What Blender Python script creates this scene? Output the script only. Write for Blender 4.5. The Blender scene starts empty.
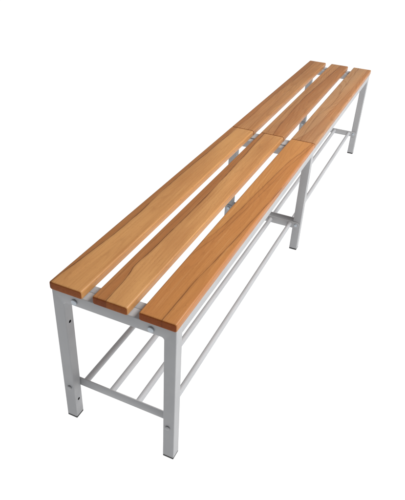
import bpy, bmesh, math
from mathutils import Vector, Matrix

scene = bpy.context.scene
col = scene.collection

# ------------------------------------------------------------------ measures (metres)
W = 0.32            # bench depth (y), right side is y = 0
TOP = 0.4531        # top of the slats
T = 0.0224          # slat thickness
ZR = 0.4306        # top of the steel frame
TUBE = 0.030        # square tube
LEN = 2.2058
JOIN = 1.1015
FRAMES = (0.002, 1.0865, 2.1756)
CAP = 0.006

# ------------------------------------------------------------------ node helpers
def new_mat(name):
    m = bpy.data.materials.new(name)
    m.use_nodes = True
    nt = m.node_tree
    return m, nt, nt.nodes['Principled BSDF']

def N(nt, kind, **kw):
    n = nt.nodes.new(kind)
    for k, v in kw.items():
        setattr(n, k, v)
    return n

def math_node(nt, op, a, b=None, clamp=False):
    n = N(nt, 'ShaderNodeMath', operation=op, use_clamp=clamp)
    for i, v in enumerate((a, b)):
        if v is None:
            continue
        if isinstance(v, (int, float)):
            n.inputs[i].default_value = v
        else:
            nt.links.new(v, n.inputs[i])
    return n.outputs[0]

def smooth(nt, v, lo, hi, a=0.0, b=1.0):
    n = N(nt, 'ShaderNodeMapRange', interpolation_type='SMOOTHSTEP')
    nt.links.new(v, n.inputs['Value'])
    n.inputs['From Min'].default_value = lo
    n.inputs['From Max'].default_value = hi
    n.inputs['To Min'].default_value = a
    n.inputs['To Max'].default_value = b
    return n.outputs['Result']

def mix(nt, fac, a, b, blend='MIX'):
    n = N(nt, 'ShaderNodeMix', data_type='RGBA', blend_type=blend)
    n.clamp_factor = True
    if isinstance(fac, (int, float)):
        n.inputs[0].default_value = fac
    else:
        nt.links.new(fac, n.inputs[0])
    for idx, v in ((6, a), (7, b)):
        if isinstance(v, tuple):
            n.inputs[idx].default_value = (*v, 1)
        else:
            nt.links.new(v, n.inputs[idx])
    return n.outputs[2]

def noise(nt, vec, scale, detail=4, rough=0.55, dist=0.0):
    n = N(nt, 'ShaderNodeTexNoise')
    nt.links.new(vec, n.inputs['Vector'])
    n.inputs['Scale'].default_value = scale
    n.inputs['Detail'].default_value = detail
    n.inputs['Roughness'].default_value = rough
    n.inputs['Distortion'].default_value = dist
    return n.outputs['Fac']

def scaled(nt, vec, s, off=(0, 0, 0)):
    n = N(nt, 'ShaderNodeMapping')
    nt.links.new(vec, n.inputs['Vector'])
    n.inputs['Scale'].default_value = s
    n.inputs['Location'].default_value = off
    return n.outputs[0]

# ------------------------------------------------------------------ wood
def curve_out(nt, xn, pts):
    """grain line: offset across the slat (m) as a function of the run along it (0..1)"""
    c = N(nt, 'ShaderNodeFloatCurve')
    cm = c.mapping
    cu = cm.curves[0]
    conv = [(x / 1.1, min(1, max(0, (y + 0.05) / 0.1))) for x, y in pts]
    cu.points[0].location = conv[0]
    cu.points[1].location = conv[-1]
    for q in conv[1:-1]:
        cu.points.new(*q)
    cm.update()
    nt.links.new(xn, c.inputs['Value'])
    v = math_node(nt, 'SUBTRACT', c.outputs[0], 0.5)
    return math_node(nt, 'MULTIPLY', v, 0.1)

TONE = (0.825, 0.742, 0.635)
TONE_END = (0.72, 0.49, 0.28)

def wood(name, seed, lines, light, dark, edge=None, end=False, cathedral=0.0, line_strength=0.92):
    m, nt, bs = new_mat(name)
    tc = N(nt, 'ShaderNodeTexCoord')
    obj = tc.outputs['Object']
    sep = N(nt, 'ShaderNodeSeparateXYZ')
    nt.links.new(obj, sep.inputs[0])
    x, y, z = sep.outputs
    off = (seed * 3.7, seed * 1.9, seed * 5.3)
    wob = noise(nt, scaled(nt, obj, (9, 25, 25), off), 1.0, 3)
    wob = math_node(nt, 'MULTIPLY', math_node(nt, 'SUBTRACT', wob, 0.5), 0.006)
    xn = math_node(nt, 'DIVIDE', x, 1.1)
    base = None
    linemask = None
    c = light
    for i, (pts, strength, side) in enumerate(lines):
        d = math_node(nt, 'SUBTRACT', math_node(nt, 'ADD', y, wob), curve_out(nt, xn, pts))
        # tone change across the line
        if side:
            f = smooth(nt, d, -0.002 if side > 0 else 0.004, 0.004 if side > 0 else -0.002)
            fade = smooth(nt, math_node(nt, 'ABSOLUTE', d), 0.0, 0.06, 1.0, 0.62)
            f = math_node(nt, 'MULTIPLY', f, fade)
            c = mix(nt, f, c, dark)
        ad = math_node(nt, 'ABSOLUTE', d)
        core = smooth(nt, ad, 0.0005, 0.0018, 1.0, 0.0)
        halo = smooth(nt, ad, 0.0, 0.008, 0.26, 0.0)
        brk = noise(nt, scaled(nt, obj, (7, 0.1, 0.1), (seed + i * 7.1, 0, 0)), 1.0, 3)
        brk = smooth(nt, brk, 0.30, 0.58, 0.35, 1.0)
        mk = math_node(nt, 'MULTIPLY', math_node(nt, 'MAXIMUM', core, halo), brk)
        mk = math_node(nt, 'MULTIPLY', mk, strength)
        mk = math_node(nt, 'MULTIPLY', mk, smooth(nt, math_node(nt, 'ABSOLUTE', y), 0.0425, 0.0465, 1.0, 0.0))
        linemask = mk if linemask is None else math_node(nt, 'MAXIMUM', linemask, mk)
    # broad tone drift
    bl = noise(nt, scaled(nt, obj, (2.6, 16, 16), off), 1.0, 3)
    c = mix(nt, smooth(nt, bl, 0.35, 0.72, 0.0, 0.55), c, dark)
    hue = noise(nt, scaled(nt, obj, (1.4, 10, 10), (off[2], off[0], off[1])), 1.0, 2)
    c = mix(nt, smooth(nt, hue, 0.42, 0.75, 0.0, 0.4), c, (0.60, 0.27, 0.10))
    # long grain streaks
    st = noise(nt, scaled(nt, obj, (3.0, 150, 150), off), 1.0, 5, 0.6, 0.3)
    c = mix(nt, smooth(nt, st, 0.45, 0.75, 0.0, 0.25), c, (0.29, 0.105, 0.026))
    st2 = noise(nt, scaled(nt, obj, (5.0, 240, 240), (off[1], off[2], off[0])), 1.0, 3)
    c = mix(nt, smooth(nt, st2, 0.52, 0.8, 0.0, 0.22), c, (0.80, 0.52, 0.26))
    # growth-ring figure
    fig = noise(nt, scaled(nt, obj, (1.6, 14, 14), (off[0] + 4, off[1], off[2])), 1.0, 1.0)
    rings = math_node(nt, 'MULTIPLY', math_node(nt, 'ADD', fig, math_node(nt, 'MULTIPLY', y, 6.0)), 16.0)
    rings = math_node(nt, 'FRACT', rings)
    rm = math_node(nt, 'MULTIPLY', smooth(nt, rings, 0.45, 0.88), smooth(nt, rings, 0.88, 1.0, 1.0, 0.0))
    c = mix(nt, math_node(nt, 'MULTIPLY', rm, 0.13 + cathedral), c, (0.25, 0.095, 0.03))
    # short dark ray flecks of beech
    fl = noise(nt, scaled(nt, obj, (90, 900, 500), off), 1.0, 2, 0.5)
    c = mix(nt, smooth(nt, fl, 0.60, 0.74, 0.0, 0.40), c, (0.20, 0.075, 0.022))
    if edge is not None:
        ey, colr, amt = edge
        f = smooth(nt, y, ey + 0.012, ey - 0.010, 0.0, amt)
        c = mix(nt, f, c, colr)
    if linemask is not None:
        c = mix(nt, math_node(nt, 'MULTIPLY', linemask, line_strength * (0.5 if end else 1.0)), c, (0.105, 0.030, 0.008))
    if end:
        # end grain drinks the lacquer: darker, fine vertical pores
        c = mix(nt, 1.0, c, (0.66, 0.50, 0.42), 'MULTIPLY')
        eg = noise(nt, scaled(nt, obj, (60, 260, 700), off), 1.0, 3)
        c = mix(nt, smooth(nt, eg, 0.45, 0.8, 0.0, 0.4), c, (0.13, 0.045, 0.016))
    c = mix(nt, 1.0, c, TONE_END if end else TONE, 'MULTIPLY')
    nt.links.new(c, bs.inputs['Base Color'])
    rr = noise(nt, scaled(nt, obj, (20, 120, 120), off), 1.0, 3)
    nt.links.new(smooth(nt, rr, 0.3, 0.7, 0.36, 0.52), bs.inputs['Roughness'])
    bs.inputs['Specular IOR Level'].default_value = 0.10 if end else 0.28
    bs.inputs['Coat Weight'].default_value = 0.0 if end else 0.05
    bs.inputs['Coat Roughness'].default_value = 0.3
    bp = N(nt, 'ShaderNodeBump')
    bp.inputs['Strength'].default_value = 0.10
    bp.inputs['Distance'].default_value = 0.0006
    nt.links.new(math_node(nt, 'SUBTRACT', st, math_node(nt, 'MULTIPLY', fl, 0.5)), bp.inputs['Height'])
    nt.links.new(bp.outputs[0], bs.inputs['Normal'])
    return m

# ------------------------------------------------------------------ metals, rubber, floor
def paint(name, lo, hi):
    m, nt, bs = new_mat(name)
    tc = N(nt, 'ShaderNodeTexCoord')
    o = tc.outputs['Object']
    big = noise(nt, scaled(nt, o, (7, 7, 7)), 1.0, 4)
    c = mix(nt, smooth(nt, big, 0.3, 0.7), lo, hi)
    sp = noise(nt, scaled(nt, o, (700, 700, 700)), 1.0, 2)
    c = mix(nt, smooth(nt, sp, 0.55, 0.8, 0.0, 0.10), c, (0.24, 0.24, 0.245))
    nt.links.new(c, bs.inputs['Base Color'])
    bs.inputs['Roughness'].default_value = 0.46
    bs.inputs['Specular IOR Level'].default_value = 0.4
    bp = N(nt, 'ShaderNodeBump')
    bp.inputs['Strength'].default_value = 0.12
    bp.inputs['Distance'].default_value = 0.0004
    nt.links.new(noise(nt, scaled(nt, o, (420, 420, 420)), 1.0, 3), bp.inputs['Height'])
    nt.links.new(bp.outputs[0], bs.inputs['Normal'])
    return m

def zinc():
    m, nt, bs = new_mat('zinc_plated_steel')
    tc = N(nt, 'ShaderNodeTexCoord')
    n = noise(nt, scaled(nt, tc.outputs['Object'], (300, 300, 300)), 1.0, 3)
    nt.links.new(mix(nt, n, (0.36, 0.40, 0.44), (0.47, 0.51, 0.55)), bs.inputs['Base Color'])
    bs.inputs['Metallic'].default_value = 0.6
    bs.inputs['Roughness'].default_value = 0.42
    return m

def plain(name, c, rough, sc=200):
    m, nt, bs = new_mat(name)
    tc = N(nt, 'ShaderNodeTexCoord')
    n = noise(nt, scaled(nt, tc.outputs['Object'], (sc, sc, sc)), 1.0, 3)
    nt.links.new(mix(nt, n, tuple(v * 0.75 for v in c), tuple(v * 1.25 for v in c)), bs.inputs['Base Color'])
    bs.inputs['Roughness'].default_value = rough
    return m

def glowing_floor():  # white floor with added glow: drowns shadows and lights the bench from below
    m, nt, bs = new_mat('white_floor_added_glow')
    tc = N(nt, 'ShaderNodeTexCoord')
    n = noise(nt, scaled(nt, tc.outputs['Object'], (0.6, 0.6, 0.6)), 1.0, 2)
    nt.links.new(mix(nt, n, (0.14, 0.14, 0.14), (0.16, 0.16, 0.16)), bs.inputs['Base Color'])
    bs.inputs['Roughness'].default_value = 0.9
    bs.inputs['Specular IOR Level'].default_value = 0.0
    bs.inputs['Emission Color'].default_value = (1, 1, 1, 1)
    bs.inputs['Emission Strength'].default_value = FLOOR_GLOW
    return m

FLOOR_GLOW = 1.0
M_PAINT = paint('light_grey_powder_coat', (0.346, 0.350, 0.361), (0.384, 0.387, 0.396))
M_TUBE = paint('grey_powder_coat_lightened', (0.375, 0.383, 0.40), (0.41, 0.418, 0.435))  # same coat as the frame, colour lightened to offset slat shade on tubes
M_ZINC = zinc()
M_RUBBER = plain('black_plastic', (0.004, 0.004, 0.0045), 0.7)
M_DARK = plain('dark_tube_inside', (0.006, 0.006, 0.007), 0.8)
M_FLOOR = glowing_floor()

# ------------------------------------------------------------------ mesh helpers
def link(name, bm, mats, parent, loc=(0, 0, 0), smooth_angle=40):
    bmesh.ops.recalc_face_normals(bm, faces=bm.faces[:])
    bm.normal_update()
    for f in bm.faces:                     # flat faces stay flat, rounded edges stay smooth
        f.smooth = max(abs(c) for c in f.normal) < 0.99995
    me = bpy.data.meshes.new(name)
    bm.to_mesh(me)
    bm.free()
    for m in (mats if isinstance(mats, (list, tuple)) else [mats]):
        me.materials.append(m)
    me.set_sharp_from_angle(angle=math.radians(smooth_angle))
    o = bpy.data.objects.new(name, me)
    o.location = loc
    col.objects.link(o)
    if parent is not None:
        o.parent = parent
    return o

def box(x0, x1, y0, y1, z0, z1):
    bm = bmesh.new()
    bmesh.ops.create_cube(bm, size=1.0)
    for v in bm.verts:
        v.co = Vector((x0 + (v.co.x + .5) * (x1 - x0), y0 + (v.co.y + .5) * (y1 - y0), z0 + (v.co.z + .5) * (z1 - z0)))
    return bm

def bevel(bm, r, seg=3, pick=None):
    es = [e for e in bm.edges if pick is None or pick(e)]
    bmesh.ops.bevel(bm, geom=es, offset=r, offset_type='OFFSET', segments=seg, profile=0.5, affect='EDGES', clamp_overlap=True)
    return bm

def along(axis):
    def f(e):
        d = (e.verts[1].co - e.verts[0].co).normalized()
        return abs(d[axis]) > 0.99
    return f

def tube_bm(p0, p1, r, seg=28):
    bm = bmesh.new()
    d = Vector(p1) - Vector(p0)
    bmesh.ops.create_cone(bm, cap_ends=True, segments=seg, radius1=r, radius2=r, depth=d.length)
    rot = Vector((0, 0, 1)).rotation_difference(d.normalized()).to_matrix().to_4x4()
    bmesh.ops.transform(bm, matrix=Matrix.Translation((Vector(p0) + Vector(p1)) / 2) @ rot, verts=bm.verts[:])
    return bm

def welded_tube(x0, x1, y, z, r, seg=28):
    """round tube along x with a small uneven weld bead at each end"""
    bm = bmesh.new()
    st = [(0.0, 0.0016), (0.0012, 0.0012), (0.0026, 0.0004), (0.0036, 0.0)]
    stations = [(x0 + a, b) for a, b in st] + [((x0 + x1) / 2, 0.0)] + [(x1 - a, b) for a, b in reversed(st)]
    rings = []
    for sx, b in stations:
        ring = []
        for i in range(seg):
            a = 2 * math.pi * i / seg
            rr = r + b * (0.8 + 0.35 * math.sin(5 * a + 40 * y) * math.cos(3 * a))
            ring.append(bm.verts.new((sx, y + rr * math.cos(a), z + rr * math.sin(a))))
        rings.append(ring)
    for p, q in zip(rings, rings[1:]):
        for i in range(seg):
            bm.faces.new((p[i], p[(i + 1) % seg], q[(i + 1) % seg], q[i]))
    bm.faces.new(list(reversed(rings[0])))
    bm.faces.new(rings[-1])
    return bm

def dome_bm(r, h, washer=0.0):
    """button head pointing to -X, seated at x = 0"""
    bm = bmesh.new()
    g = 0.0014                                      # the head stands a little off the steel
    prof = [(0.001, r * 0.6), (-g, r * 0.6), (-g, r), (-g - h * 0.45, r)]
    for k in range(1, 5):
        a = k / 5 * math.pi / 2
        prof.append((-g - h * 0.45 - h * 0.40 * math.sin(a), r * (0.80 + 0.20 * math.cos(a))))
    prof += [(-g - h * 0.92, r * 0.5), (-g - h, 0)]
    seg = 28
    rings = []
    for px, pr in prof[:-1]:
        rings.append([bm.verts.new((px, pr * math.cos(2 * math.pi * i / seg), pr * math.sin(2 * math.pi * i / seg))) for i in range(seg)])
    tip = bm.verts.new((prof[-1][0], 0, 0))
    for a, b in zip(rings, rings[1:]):
        for i in range(seg):
            bm.faces.new((a[i], a[(i + 1) % seg], b[(i + 1) % seg], b[i]))
    for i in range(seg):
        bm.faces.new((rings[-1][i], rings[-1][(i + 1) % seg], tip))
    bm.faces.new(list(reversed(rings[0])))
    return bm

def frame_bm(x0):
    """inverted U of square tube with small weld radii in the inner corners"""
    bm = bmesh.new()
    zb, r = CAP, 0.007
    pts = [(0, zb), (TUBE, zb)]
    zi = ZR - TUBE
    for k in range(0, 7):
        a = math.pi - k / 6 * math.pi / 2
        pts.append((TUBE + r + r * math.cos(a), zi - r + r * math.sin(a)))
    for k in range(0, 7):
        a = math.pi / 2 - k / 6 * math.pi / 2
        pts.append((W - TUBE - r + r * math.cos(a), zi - r + r * math.sin(a)))
    pts += [(W - TUBE, zb), (W, zb), (W, ZR), (0, ZR)]
    vs = [bm.verts.new((x0, y, z)) for y, z in pts]
    f = bm.faces.new(vs)
    ret = bmesh.ops.extrude_face_region(bm, geom=[f])
    for v in [g for g in ret['geom'] if isinstance(g, bmesh.types.BMVert)]:
        v.co.x += TUBE
    def pick(e):
        a, b = e.verts[0].co, e.verts[1].co
        if abs(a.z - zb) < 1e-6 and abs(b.z - zb) < 1e-6:
            return False
        if abs(a.x - b.x) > 1e-6:      # edges through the thickness: only the outer top corners
            return abs(a.z - ZR) < 1e-6
        return True
    bevel(bm, 0.0022, 3, pick)
    return bm

def keep(bm, co, no):
    g = bm.verts[:] + bm.edges[:] + bm.faces[:]
    bmesh.ops.bisect_plane(bm, geom=g, dist=1e-7, plane_co=co, plane_no=no, clear_outer=True, clear_inner=False)
    es = [e for e in bm.edges if e.is_boundary and all(abs((v.co - Vector(co)).dot(Vector(no))) < 1e-5 for v in e.verts)]
    if es:
        bmesh.ops.contextual_create(bm, geom=es)
    return bm

def cut_holes(o, cutters):
    for bmc in cutters:
        c = link('cutter', bmc, M_DARK, None)
        md = o.modifiers.new('b', 'BOOLEAN')
        md.object = c
        md.operation = 'DIFFERENCE'
        md.solver = 'EXACT'
        md.material_mode = 'TRANSFER'
        dg = bpy.context.evaluated_depsgraph_get()
        me = bpy.data.meshes.new_from_object(o.evaluated_get(dg))
        o.modifiers.clear()
        o.data = me
        for p in me.polygons:
            p.use_smooth = max(abs(c) for c in p.normal) < 0.99995
        bpy.data.objects.remove(c)

# ------------------------------------------------------------------ the bench
bench = bpy.data.objects.new('bench', None)
col.objects.link(bench)
bench['label'] = 'long wooden slatted bench on light grey steel legs with a tubular shelf underneath'
bench['category'] = 'bench'

# wood of the six slats: (grain lines, light tone, dark tone)
LIGHT = (0.585, 0.325, 0.130)
DARK = (0.40, 0.178, 0.062)
near_specs = [
    # right slat
    dict(lines=[([(0, -.0105), (.09, -.0118), (.14, -.0125), (.21, -.0173), (.35, -.027), (.43, -.031), (.53, -.037), (.66, -.043), (1.1, -.05)], 0.8, 0),
                ([(0, .05), (.26, .049), (.39, .0275), (.52, .018), (.66, .0086), (.8667, -.0048), (1.0, -.022), (1.1, -.036)], 0.6, -1),
                ([(0, .05), (.2, .046), (.39, .0155), (.52, .006), (.66, -.004), (.8667, -.018), (1.0, -.033), (1.1, -.044)], 0.4, 0)],
         light=(0.555, 0.272, 0.090), dark=(0.49, 0.215, 0.068), edge=(-0.040, (0.47, 0.20, 0.08), 0.5)),
    # middle slat
    dict(lines=[([(0, .0105), (.05, .0122), (.08, .0140), (.115, .0185), (.148, .0235), (.19, .0212), (.26, .0185), (.33, .0185), (.5, .0165), (.75, .021), (1.1, .030)], 1.0, 1),
                ([(0, .034), (.2, .036), (.5, .030), (.8, .034), (1.1, .042)], 0.35, 0)],
         light=(0.60, 0.335, 0.138), dark=(0.385, 0.165, 0.056)),
    # left slat
    dict(lines=[([(0, .040), (.047, .037), (.14, .030), (.26, .0215), (.33, .0212), (.39, .0225), (.55, .028), (.75, .027), (1.1, .0205)], 1.0, 1),
                ([(0, .05), (.3, .038), (.6, .036), (1.1, .031)], 0.3, 0)],
         light=(0.595, 0.328, 0.132), dark=(0.40, 0.178, 0.062)),
]
far_specs = [
    dict(lines=[([(0, .012), (.3, .022), (.45, .006), (.7, .012), (1.1, .02)], 0.55, 0),
                ([(0, .03), (.2, -.004), (.35, -.010), (.6, -.02), (1.1, -.03)], 0.3, -1)],
         light=(0.485, 0.300, 0.168), dark=(0.41, 0.215, 0.108), cathedral=0.16),
    dict(lines=[([(0, -.002), (.12, .008), (.2, .010), (.45, .016), (.8, .004), (1.1, -.006)], 0.75, -1),
                ([(0, .025), (.5, .032), (1.1, .022)], 0.4, 0)],
         light=(0.475, 0.270, 0.132), dark=(0.375, 0.17, 0.068), cathedral=0.10),
    dict(lines=[([(0, .024), (.15, .020), (.4, .026), (.7, .014), (1.1, .018)], 0.6, 1),
                ([(0, -.02), (.5, -.012), (1.1, -.02)], 0.3, 0)],
         light=(0.465, 0.250, 0.115), dark=(0.365, 0.165, 0.066), cathedral=0.08),
]
SLATS = ((0.0425, -0.0022, 0.0893), (0.1600, 0.1165, 0.2064), (0.2775, 0.2340, 0.3220))   # grain centre, right edge, left edge
for sec, (xa, xb, specs) in enumerate(((-0.0025, JOIN - 0.0009, near_specs), (JOIN + 0.0009, LEN + 0.002, far_specs))):
    for k in range(3):
        yc, ylo, yhi = SLATS[k]
        ylo, yhi = ylo - yc, yhi - yc
        ym, hw = (ylo + yhi) / 2, (yhi - ylo) / 2
        sp = dict(specs[k])
        name = ('near' if sec == 0 else 'far') + '_beech_' + ('right', 'middle', 'left')[k]
        seed = 1.0 + sec * 3 + k
        m_side = wood(name, seed, **sp)
        m_end = wood(name + '_end', seed, end=True, **sp)
        bm = bmesh.new()
        r, seg = 0.0050, 6
        prof = []
        for cy, cz, a0 in ((hw - r, -r, 0), (-hw + r, -r, 90), (-hw + r, -T + r, 180), (hw - r, -T + r, 270)):
            for s in range(seg + 1):
                a = math.radians(a0 + 90 * s / seg)
                prof.append((cy + r * math.cos(a), cz + r * math.sin(a)))
        e = 0.0044
        L = xb - xa
        inner = [(L * q / 12, 0.0) for q in range(1, 12)]
        rings = []
        # stations go from the end face (inset e) to the full section: eased ends
        head = [(e * (1 - math.cos(s / 6 * math.pi / 2)), e * (1 - math.sin(s / 6 * math.pi / 2))) for s in range(7)]
        tail = [(L - sx, ins) for sx, ins in reversed(head)]
        for sx, ins in head + inner + tail:
            ky, kz = (hw - ins) / hw, (T / 2 - ins) / (T / 2)
            rings.append([bm.verts.new((sx, ym + py * ky, -T / 2 + (pz + T / 2) * kz)) for py, pz in prof])
        n = len(prof)
        for ra, rb in zip(rings, rings[1:]):
            for i in range(n):
                bm.faces.new((ra[i], ra[(i + 1) % n], rb[(i + 1) % n], rb[i]))
        fa = bm.faces.new(rings[0]); fb = bm.faces.new(rings[-1])
        for f in bm.faces:
            if abs(f.normal.x) > 0.75 or f in (fa, fb):
                f.material_index = 1
        bm.normal_update()
        for f in bm.faces:
            if abs(f.normal.x) > 0.75:
                f.material_index = 1
        link('seat_slat', bm, [m_side, m_end], bench, (xa, yc, TOP), 50)

# leg frames
Z_BOLT = 0.1135
PLATE_T = 0.003
legs = {}
for fi, x0 in enumerate(FRAMES):
    zc = ZR - TUBE - 0.0085
    rail = link('end_rail', keep(frame_bm(x0), (0, 0, zc), (0, 0, -1)), M_PAINT, bench)
    for side in (0, 1):
        bm = keep(frame_bm(x0), (0, 0, zc), (0, 0, 1))
        no = (0, 1, 0) if side == 0 else (0, -1, 0)
        bm = keep(bm, (0, W / 2, 0), no)
        leg = link('leg', bm, [M_PAINT, M_DARK], bench)
        ya = 0.0 if side == 0 else W - TUBE
        if fi != 1:
            yin = TUBE if side == 0 else W - TUBE
            sgn = 1 if side == 0 else -1
            cut_holes(leg, [tube_bm((x0 + 0.0152, yin + 0.004 * sgn, zh), (x0 + 0.0152, yin - 0.010 * sgn, zh), 0.0042, 20) for zh in (0.0615, 0.3315)])
        cap = box(x0 + 0.0004, x0 + TUBE - 0.0004, ya + 0.0004, ya + TUBE - 0.0004, 0.0, CAP)
        bevel(cap, 0.0012, 2, along(2))
        link('foot_cap', cap, M_RUBBER, leg)
        # shelf bolt: through the leg, on the shelf lug where that lies in front of the leg
        lug = PLATE_T if fi > 0 else 0.0
        yb = 0.0172 if side == 0 else W - 0.0172
        link('bolt', dome_bm(0.0060, 0.0030), M_ZINC if fi else M_PAINT, leg, (x0 - lug, yb, Z_BOLT))
    if fi != 1:
        for yb in (0.0605, 0.2585):
            b = dome_bm(0.0074, 0.0036)
            if fi == 2:
                bmesh.ops.scale(b, vec=(-1, 1, 1), verts=b.verts[:])
            link('bolt', b, M_ZINC, rail, (x0 if fi == 0 else x0 + TUBE, yb, 0.4140))

# seat frames and shelves, one per bay
def bay(xa, xb):
    """xa: back of the near legs, xb: front of the far legs"""
    c = 0.0024
    zb = ZR - 0.0004
    for ya in (0.0004, W - 0.0004 - 0.025):
        link('side_rail', bevel(box(xa - 0.0024, xb + 0.0024, ya, ya + 0.025, ZR - 0.027, zb), 0.002, 3, along(0)), M_PAINT, bench)
    for xs in (xa + c, xb - c - 0.025):
        link('cross_bar', bevel(box(xs, xs + 0.025, 0.0258, W - 0.0258, ZR - TUBE, zb - 0.0025), 0.002, 3, along(1)), M_PAINT, bench)
    # shelf: two flat end bars with rounded lugs, four round tubes
    h = 0.0135
    for xs in (xa + 0.0003, xb - 0.0003 - PLATE_T):
        bm = bmesh.new()
        pts = []
        y0, y1, r = 0.0035, W - 0.0035, h
        for k in range(13):
            a = math.pi / 2 + math.pi * k / 12
            pts.append((y0 + r + r * math.cos(a), Z_BOLT - 0.001 + r * math.sin(a)))
        for k in range(13):
            a = -math.pi / 2 + math.pi * k / 12
            pts.append((y1 - r + r * math.cos(a), Z_BOLT - 0.001 + r * math.sin(a)))
        f = bm.faces.new([bm.verts.new((xs, y, z)) for y, z in pts])
        ret = bmesh.ops.extrude_face_region(bm, geom=[f])
        for v in [g for g in ret['geom'] if isinstance(g, bmesh.types.BMVert)]:
            v.co.x += PLATE_T
        bevel(bm, 0.0005, 2, lambda e: abs(e.verts[0].co.x - e.verts[1].co.x) < 1e-7)
        link('shelf_bar', bm, M_PAINT, bench)
    for yt in (0.0425, 0.1210, 0.1990, 0.2775):
        link('shelf_tube', welded_tube(xa + PLATE_T, xb - PLATE_T, yt, Z_BOLT - 0.001, 0.0081), M_TUBE, bench)

bay(FRAMES[0] + TUBE, FRAMES[1])
bay(FRAMES[1] + TUBE, FRAMES[2])

# ------------------------------------------------------------------ floor
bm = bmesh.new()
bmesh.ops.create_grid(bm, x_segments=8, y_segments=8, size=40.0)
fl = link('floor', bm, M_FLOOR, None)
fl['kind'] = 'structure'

# ------------------------------------------------------------------ light
w = bpy.data.worlds.new('World')
scene.world = w
w.use_nodes = True
bg = w.node_tree.nodes['Background']
bg.inputs['Color'].default_value = (0.93, 0.965, 1.0, 1)
bg.inputs['Strength'].default_value = 0.27

def lamp(name, loc, target, size, power, colr=(1, 1, 1)):
    d = bpy.data.lights.new(name, 'AREA')
    d.shape = 'RECTANGLE'
    d.size, d.size_y = size
    d.energy = power
    d.color = colr
    o = bpy.data.objects.new(name, d)
    o.location = loc
    o.rotation_euler = (Vector(target) - Vector(loc)).to_track_quat('-Z', 'Y').to_euler()
    col.objects.link(o)
    return o

lamp('softbox', (1.45, -2.05, 2.9), (1.2, 0.12, 0.40), (3.0, 1.0), 184, (1, 0.99, 0.97))
lamp('top_softbox', (0.6, 0.5, 3.0), (0.9, 0.16, 0.4), (2.6, 2.0), 8, (1, 0.99, 0.98))

# ------------------------------------------------------------------ camera
cd = bpy.data.cameras.new('camera')
cam = bpy.data.objects.new('camera', cd)
col.objects.link(cam)
cam.location = (-0.78253, -0.37908, 1.22046)
cam.rotation_mode = 'XYZ'
cam.rotation_euler = (0.98267, -0.046059, -1.141417)
cd.sensor_fit = 'VERTICAL'
cd.sensor_height = 24.0
cd.lens = 24.0 * 553.796 / 500.0
cd.clip_start = 0.01
cd.clip_end = 200.0
scene.camera = cam

scene.view_settings.view_transform = 'Standard'
scene.view_settings.look = 'None'
scene.view_settings.exposure = 0
scene.view_settings.gamma = 1
